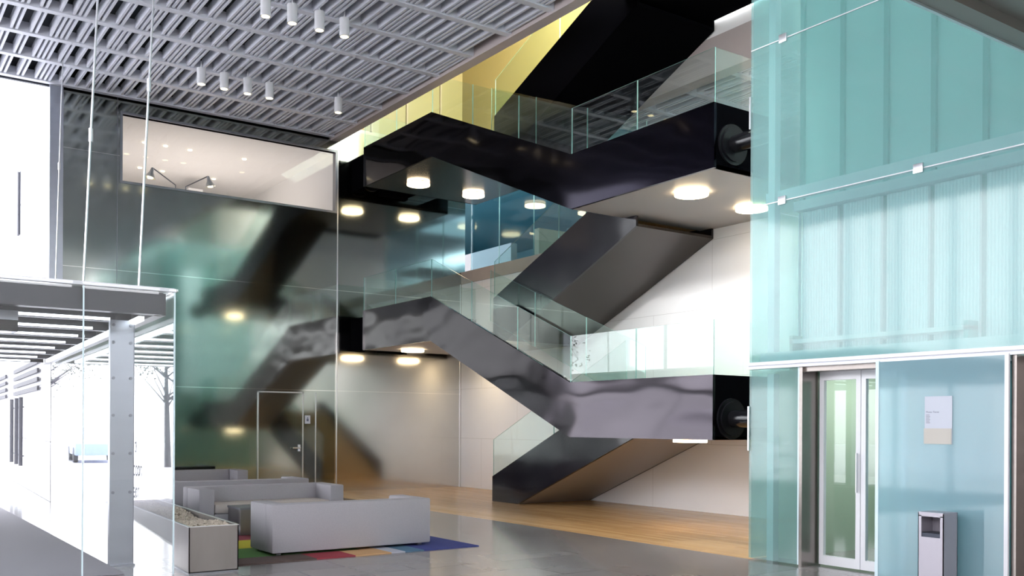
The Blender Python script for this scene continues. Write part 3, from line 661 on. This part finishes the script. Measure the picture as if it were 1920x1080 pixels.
# planter
pl = thing('planter', (3.4, 12, 0), 'long low brushed steel planter beside the vestibule glass', 'planter')
PX = lambda q: sideP(q)+0.12
def pl_poly(a, b, x0, x1): return [(PX(a)+x0, a), (PX(a)+x1, a), (PX(b)+x1, b), (PX(b)+x0, b)]
k = MB()
k.prism_xy(pl_poly(10.55, 16.0, 0, 0.012), 0.02, 0.52, 'planter_steel'); k.prism_xy(pl_poly(10.55, 16.0, 0.538, 0.55), 0.02, 0.52, 'planter_steel')
k.prism_xy(pl_poly(10.55, 10.562, 0, 0.55), 0.02, 0.52, 'planter_steel'); k.prism_xy(pl_poly(15.99, 16.0, 0, 0.55), 0.02, 0.52, 'planter_steel'); k.prism_xy(pl_poly(10.55, 16, 0.0, 0.55), 0.0, 0.03, 'bolt')
k.build('trough', pl)
k = MB()
k.prism_xy(pl_poly(10.55, 16.0, -0.004, 0.02), 0.52, 0.528, 'steel_trim'); k.prism_xy(pl_poly(10.55, 16.0, 0.53, 0.554), 0.52, 0.528, 'steel_trim'); k.prism_xy(pl_poly(10.545, 10.57, -0.004, 0.554), 0.52, 0.528, 'steel_trim'); k.build('rim', pl)
k = MB(); k.prism_xy(pl_poly(10.57, 15.98, 0.014, 0.536), 0.40, 0.455, 'gravel')
rnd = random.Random(4)
for i in range(2600):
    q = 10.6+rnd.random()*5.3; x = PX(q)+0.03+rnd.random()*0.49; r = 0.017+rnd.random()*0.018; z = 0.455+rnd.random()*0.03+0.03*math.sin(q*3)
    c = Vector((x, q, z)); a = rnd.random()*3.1
    vs = [c+Vector((r*math.cos(a), r*math.sin(a), 0)), c+Vector((-r*math.sin(a), r*math.cos(a), 0))*0.8, c-Vector((r*math.cos(a), r*math.sin(a), 0)), c+Vector((r*math.sin(a), -r*math.cos(a), 0))*0.8, c+Vector((0, 0, r*0.7)), c-Vector((0, 0, r*0.7))]
    k.add(vs, [[0, 1, 4], [1, 2, 4], [2, 3, 4], [3, 0, 4], [1, 0, 5], [2, 1, 5], [3, 2, 5], [0, 3, 5]], 'gravel')
tag(k.build('gravel'), 'pale gravel filling the steel planter', 'gravel', None, 'stuff')

# ------------------------------------------------------------------ lounge furniture
def sofa(p0, p1, q0, q1, back_near, label, H=0.65):
    cx = (p0+p1)/2; cy = (q0+q1)/2; AW = 0.24
    t = thing('sofa', (cx, cy, 0.02), label, 'sofa', 'grey block sofas in the lounge')
    z0 = 0.045
    if back_near: bq = (q0, q0+AW); aq = (q0+AW, q1); sq = (q0+AW, q1)
    else: bq = (q1-AW, q1); aq = (q0, q1-AW); sq = (q0, q1-AW)
    one('backrest', 'sofa_fabric', p0, p1, bq[0], bq[1], z0, H, parent=t, bevel=0.022)
    one('armrest', 'sofa_fabric', p0, p0+AW, aq[0], aq[1], z0, H, parent=t, bevel=0.022); one('armrest', 'sofa_fabric', p1-AW, p1, aq[0], aq[1], z0, H, parent=t, bevel=0.022)
    b_ = one('base', 'sofa_fabric', p0+AW, p1-AW, sq[0]+0.01, sq[1]-0.01, z0, 0.26, parent=t, bevel=0.015)
    m = (p0+p1)/2
    for a, b in ((p0+AW+0.005, m-0.004), (m+0.004, p1-AW-0.005)): one('seat_cushion', 'cushion_fabric', a, b, sq[0], sq[1], 0.262, 0.41, parent=t, bevel=0.03)
    for x in (p0+0.12, p1-0.12):
        for y in (q0+0.12, q1-0.12): one('foot', 'bolt', x-0.03, x+0.03, y-0.03, y+0.03, 0.013, z0, parent=b_)
    return t
sofa(4.37, 6.62, 11.38, 12.16, True, 'nearest grey block sofa, seen from behind on the colourful rug')
sofa(4.47, 6.86, 14.65, 15.5, False, 'grey sofa facing the camera with open beige seat, behind the nearest one')
sofa(4.62, 7.12, 16.7, 17.5, True, 'grey sofa turned away, just behind the sofa that faces the camera')
sofa(4.9, 7.25, 20.3, 21.1, False, 'farthest grey sofa standing against the reflective wall')
ct = thing('coffee_table', (5.1, 14.1, 0.0), 'low mirror-steel cube table between the two nearest sofas', 'table')
one('body', 'planter_steel', 4.80, 5.4, 13.75, 14.30, 0.02, 0.39, parent=ct); one('table_top', 'bolt', 4.79, 5.41, 13.74, 14.31, 0.39, 0.42, parent=ct)
k = MB(); k.box(3.80, 7.13, 10.95, 14.6, 0.001, 0.013, 'rug_patches'); tag(k.build('rug'), 'dark blue and multicolour patch rug under the nearest sofas', 'rug')

# ------------------------------------------------------------------ spot lamps
def spot_proto():
    t = thing('ceiling_spotlight', (0, 0, 0), 'white cylinder spotlight', 'lamp', 'white cylinder spotlights under the slatted ceiling')
    k = MB(); k.tube([(0, 0, 0.0), (0, 0, 0.31)], 0.085, 'lamp_white', 24); c_ = k.build('cylinder', t, smooth=True)
    k = MB(); k.tube([(0, 0, -0.002), (0, 0, 0.004)], 0.066, 'lamp_glow', 20); k.build('lens', c_)
    k = MB(); k.tube([(0, 0, 0.31), (0, 0, 0.45)], 0.012, 'lamp_white', 8); k.build('stem', t)
    return t
sp = spot_proto()
def kdir(x): 
    kk = (x-960)/1800; return (0.5736+kk*0.8192, 0.8192-kk*0.5736)
first = True
for row, xs, q in (('near row', (494, 544, 595, 642), 15.12), ('far row', (374, 417, 461, 502), 18.87)):
    for i, x in enumerate(xs):
        dd = kdir(x); p = q*dd[0]/dd[1]
        lab = 'white cylinder spotlight, %s from the left in the %s of four' % (('first', 'second', 'third', 'fourth')[i], row)
        if first: sp.location = (p, q, 8.28); sp['label'] = lab; first = False
        else: dup(sp, (p, q, 8.28), lab)
dd = kdir(631); dup(sp, (18.87*dd[0]/dd[1], 18.87, 8.28), 'lone white cylinder spotlight nearest the ceiling edge and stair')

# desk lamps in the office window
def desk_lamp(p, q, s, label):
    t = thing('desk_lamp', (p, q, 6.6), label, 'lamp', 'jointed desk lamps in the office window')
    k = MB(); k.tube([(p+0.5*s, q, 6.6), (p+0.5*s, q, 7.06), (p, q, 7.37)], 0.014, 'bolt', 8); k.build('arm', t)
    k = MB(); k.tube([(p, q, 7.37), (p-0.03*s, q, 7.27), (p-0.06*s, q, 7.14)], [0.03, 0.05, 0.12], 'steel_trim', 16, False); s_ = k.build('shade', t, smooth=True)
    k = MB(); k.tube([(p-0.055*s, q, 7.20), (p-0.06*s, q, 7.13)], 0.06, 'lamp_glow', 12); k.build('bulb', s_)
desk_lamp(5.72, 22.25, 1, 'jointed desk lamp in the office window, arm leaning right'); desk_lamp(6.95, 22.25, -1, 'jointed desk lamp in the office window, arm leaning left')
k = MB(); k.box(5.0, 9.5, 22.0, 22.7, 6.5, 6.6, 'desk_grey'); tag(k.build('desk_shelf'), 'long desk behind the office window below the lamps', 'desk')
for x in (6.1, 6.6, 7.2, 8.6):
    for y in (24.5, 27):
        k = MB(); k.tube([(x, y, 8.55), (x, y, 8.53)], 0.05, 'lamp_glow', 14); tag(k.build('downlight'), 'tiny recessed downlight in the office ceiling', 'lamp', 'recessed downlights in the office ceiling')

# ------------------------------------------------------------------ exterior
k = MB()
def wallP(q): return 3.57+0.0517*(q-21.7)
k.slant((wallP(21.95)+0.22, 21.95), (wallP(60)+0.22, 60), 0.4, 0, 16, 'wall_panels'); struct(k.build('wall_outside'), 'bright white panelled building wall outside')
k = MB(); k.slant((wallP(21.95)-0.02, 21.95), (wallP(28.8)-0.02, 28.8), 0.04, 8.38, 8.56, 'strip_glow')
tag(k.build('strip_light'), 'long bright strip light on the white outside wall', 'lamp')
k = MB(); k.slant((wallP(28.8)-0.02, 28.7), (wallP(28.9)-0.02, 28.95), 0.05, 6.7, 8.5, 'dark_louvre'); tag(k.build('wall_slot'), 'dark upright slot on the white outside wall', 'slot')
lv = thing('louvre_panel', (wallP(27), 27, 2.4), 'dark slanted louvre slats on the white outside wall', 'louvre')
for z in (2.38, 2.58, 2.78, 2.98):
    for a, b in ((23.7, 29.6), (32.2, 37.0)):
        k = MB(); k.slant((wallP(a)-0.04, a), (wallP(b)-0.04, b), 0.05, z, z+0.10, 'dark_louvre'); k.build('slat', lv)
for i, q in enumerate((27.2, 28.4, 29.8)):
    k = MB(); k.tube([(wallP(q)-0.08, q, 0.55), (wallP(q)-0.08, q, 2.3)], 0.05, 'dark_louvre', 10)
    for z in (0.8, 2.05): k.tube([(wallP(q)-0.08, q, z), (wallP(q), q, z)], 0.015, 'dark_louvre', 8)
    tag(k.build('pull_handle'), ('nearest', 'middle', 'farthest')[i]+' of three long upright pull handles on the outside wall', 'handle', 'long pull handles on the outside wall')
w2 = thing('window_2', (0, QW, 0), 'clear glazing at the far end of the vestibule', 'window'); del w2['category']; w2['kind'] = 'structure'
k = MB()
for a, b in ((-8.8, -4.2), (-4.15, -0.4), (-0.35, 3.5)): k.box(a, b, QW+0.02, QW+0.03, 3.1, ZC, 'clear_glass')
k.build('pane', w2)
k = MB(); 
for x in (-8.85, -4.2, -0.4): k.box(x, x+0.06, QW-0.02, QW+0.08, 0, ZC, 'steel')
k.box(-8.8, 3.55, QW-0.02, QW+0.08, 3.0, 3.1, 'steel'); k.build('frame', w2)
# long facade at the left of the camera and behind (seen in reflections)
w3 = thing('window_3', (-9, 5, 0), 'tall glazed street front left of the camera', 'window'); del w3['category']; w3['kind'] = 'structure'
k = MB(); q = -8
while q < 21.9:
    k.box(-9.0, -8.85, q, q+0.08, 0, ZC, 'steel'); q += 1.85
k.box(-9, -8.85, -8, 21.8, 2.9, 3.1, 'steel'); k.build('frame', w3)
k = MB(); k.box(-9, PW, -8.1, -8, 0, 5.5, 'warm_wall'); k.box(-9, PW, -8.1, -8, 7.4, ZC, 'warm_wall'); 
x = -9
while x < PW: k.box(x, x+0.25, -8.1, -8, 5.5, 7.4, 'warm_wall'); x += 2.4
struct(k.build('wall_back'), 'pale rear lobby wall')

def tree(p, q, h, label, seed):
    rnd = random.Random(seed); t = thing('tree', (p, q, 0), label, 'tree', 'street trees outside the entrance')
    k = MB(); k.tube([(p, q, -0.02), (p+0.05, q, h*0.4), (p+0.1, q, h*0.75)], [0.14, 0.1, 0.05], 'bark', 8)
    tips = []
    for i in range(16):
        z = h*(0.35+0.4*rnd.random()); a = rnd.random()*6.28; L_ = h*(0.18+0.15*rnd.random())
        e = (p+math.cos(a)*L_, q+math.sin(a)*L_, z+L_*0.8); k.tube([(p+0.05, q, z), e], [0.04, 0.012], 'bark', 5); tips.append(e)
        for j in range(3):
            f = (e[0]+rnd.uniform(-.6, .6), e[1]+rnd.uniform(-.6, .6), e[2]+rnd.uniform(0, .8)); k.tube([e, f], [0.012, 0.005], 'bark', 4); tips.append(f)
    k.build('trunk', t)
    k = MB()
    for e in tips:
        for j in range(12):
            c = Vector(e)+Vector((rnd.gauss(0, .3), rnd.gauss(0, .3), rnd.gauss(0, .3))); a = Vector((rnd.uniform(-1, 1), rnd.uniform(-1, 1), rnd.uniform(-1, 1))).normalized()*0.07; b = a.orthogonal().normalized()*0.05
            k.add([c-a, c+b, c+a, c-b], [[0, 1, 2, 3]], 'leaf')
    k.build('foliage', t)
tree(-1.4, 38, 6.0, 'street tree outside nearest the vestibule post', 1); tree(2.6, 43, 5.5, 'slender street tree outside behind the parked car', 2); tree(-3.6, 46, 6.5, 'farthest street tree outside the entrance', 3); tree(-9, 40, 7, 'street tree outside left of the entrance', 5)
cr_ = thing('parked_car', (0, 45, 0), 'small blue car parked in the street outside', 'car')
k = MB(); k.prism([(43, 0.3), (43, 0.8), (43.9, 0.95), (44.6, 1.45), (46.2, 1.45), (46.9, 0.95), (47.2, 0.8), (47.2, 0.3)], -0.3, 1.4, 'car_paint'); k.build('body', cr_, bevel=0.05)
for y in (43.9, 46.3):
    for x in (-0.32, 1.24):
        k = MB(); k.tube([(x, y, 0.31), (x+0.18, y, 0.31)], 0.32, 'tyre', 20); k.build('wheel', cr_)
# buildings across the street (reflected in the polished stair faces)
k = MB(); k.box(-40, -34, -30, 6, 0, 11, 'street_wall'); tag(k.build('street_building'), 'plain grey building across the street', 'building')
k = MB(); k.box(-40, -33, 9, 24, 0, 8, 'street_wall'); tag(k.build('street_building'), 'lower grey building across the street, nearer the entrance', 'building')
for i, (a, b) in enumerate(((-15, 3), (-17, 8), (-15, 12.5), (-18, 17))): tree(a, b, 6.5, 'kerbside tree by the glazed street front, %s' % ('farthest from the entrance', 'second farthest from the entrance', 'second nearest the entrance', 'nearest the entrance')[i], 20+i)
print('objects', len(bpy.data.objects))
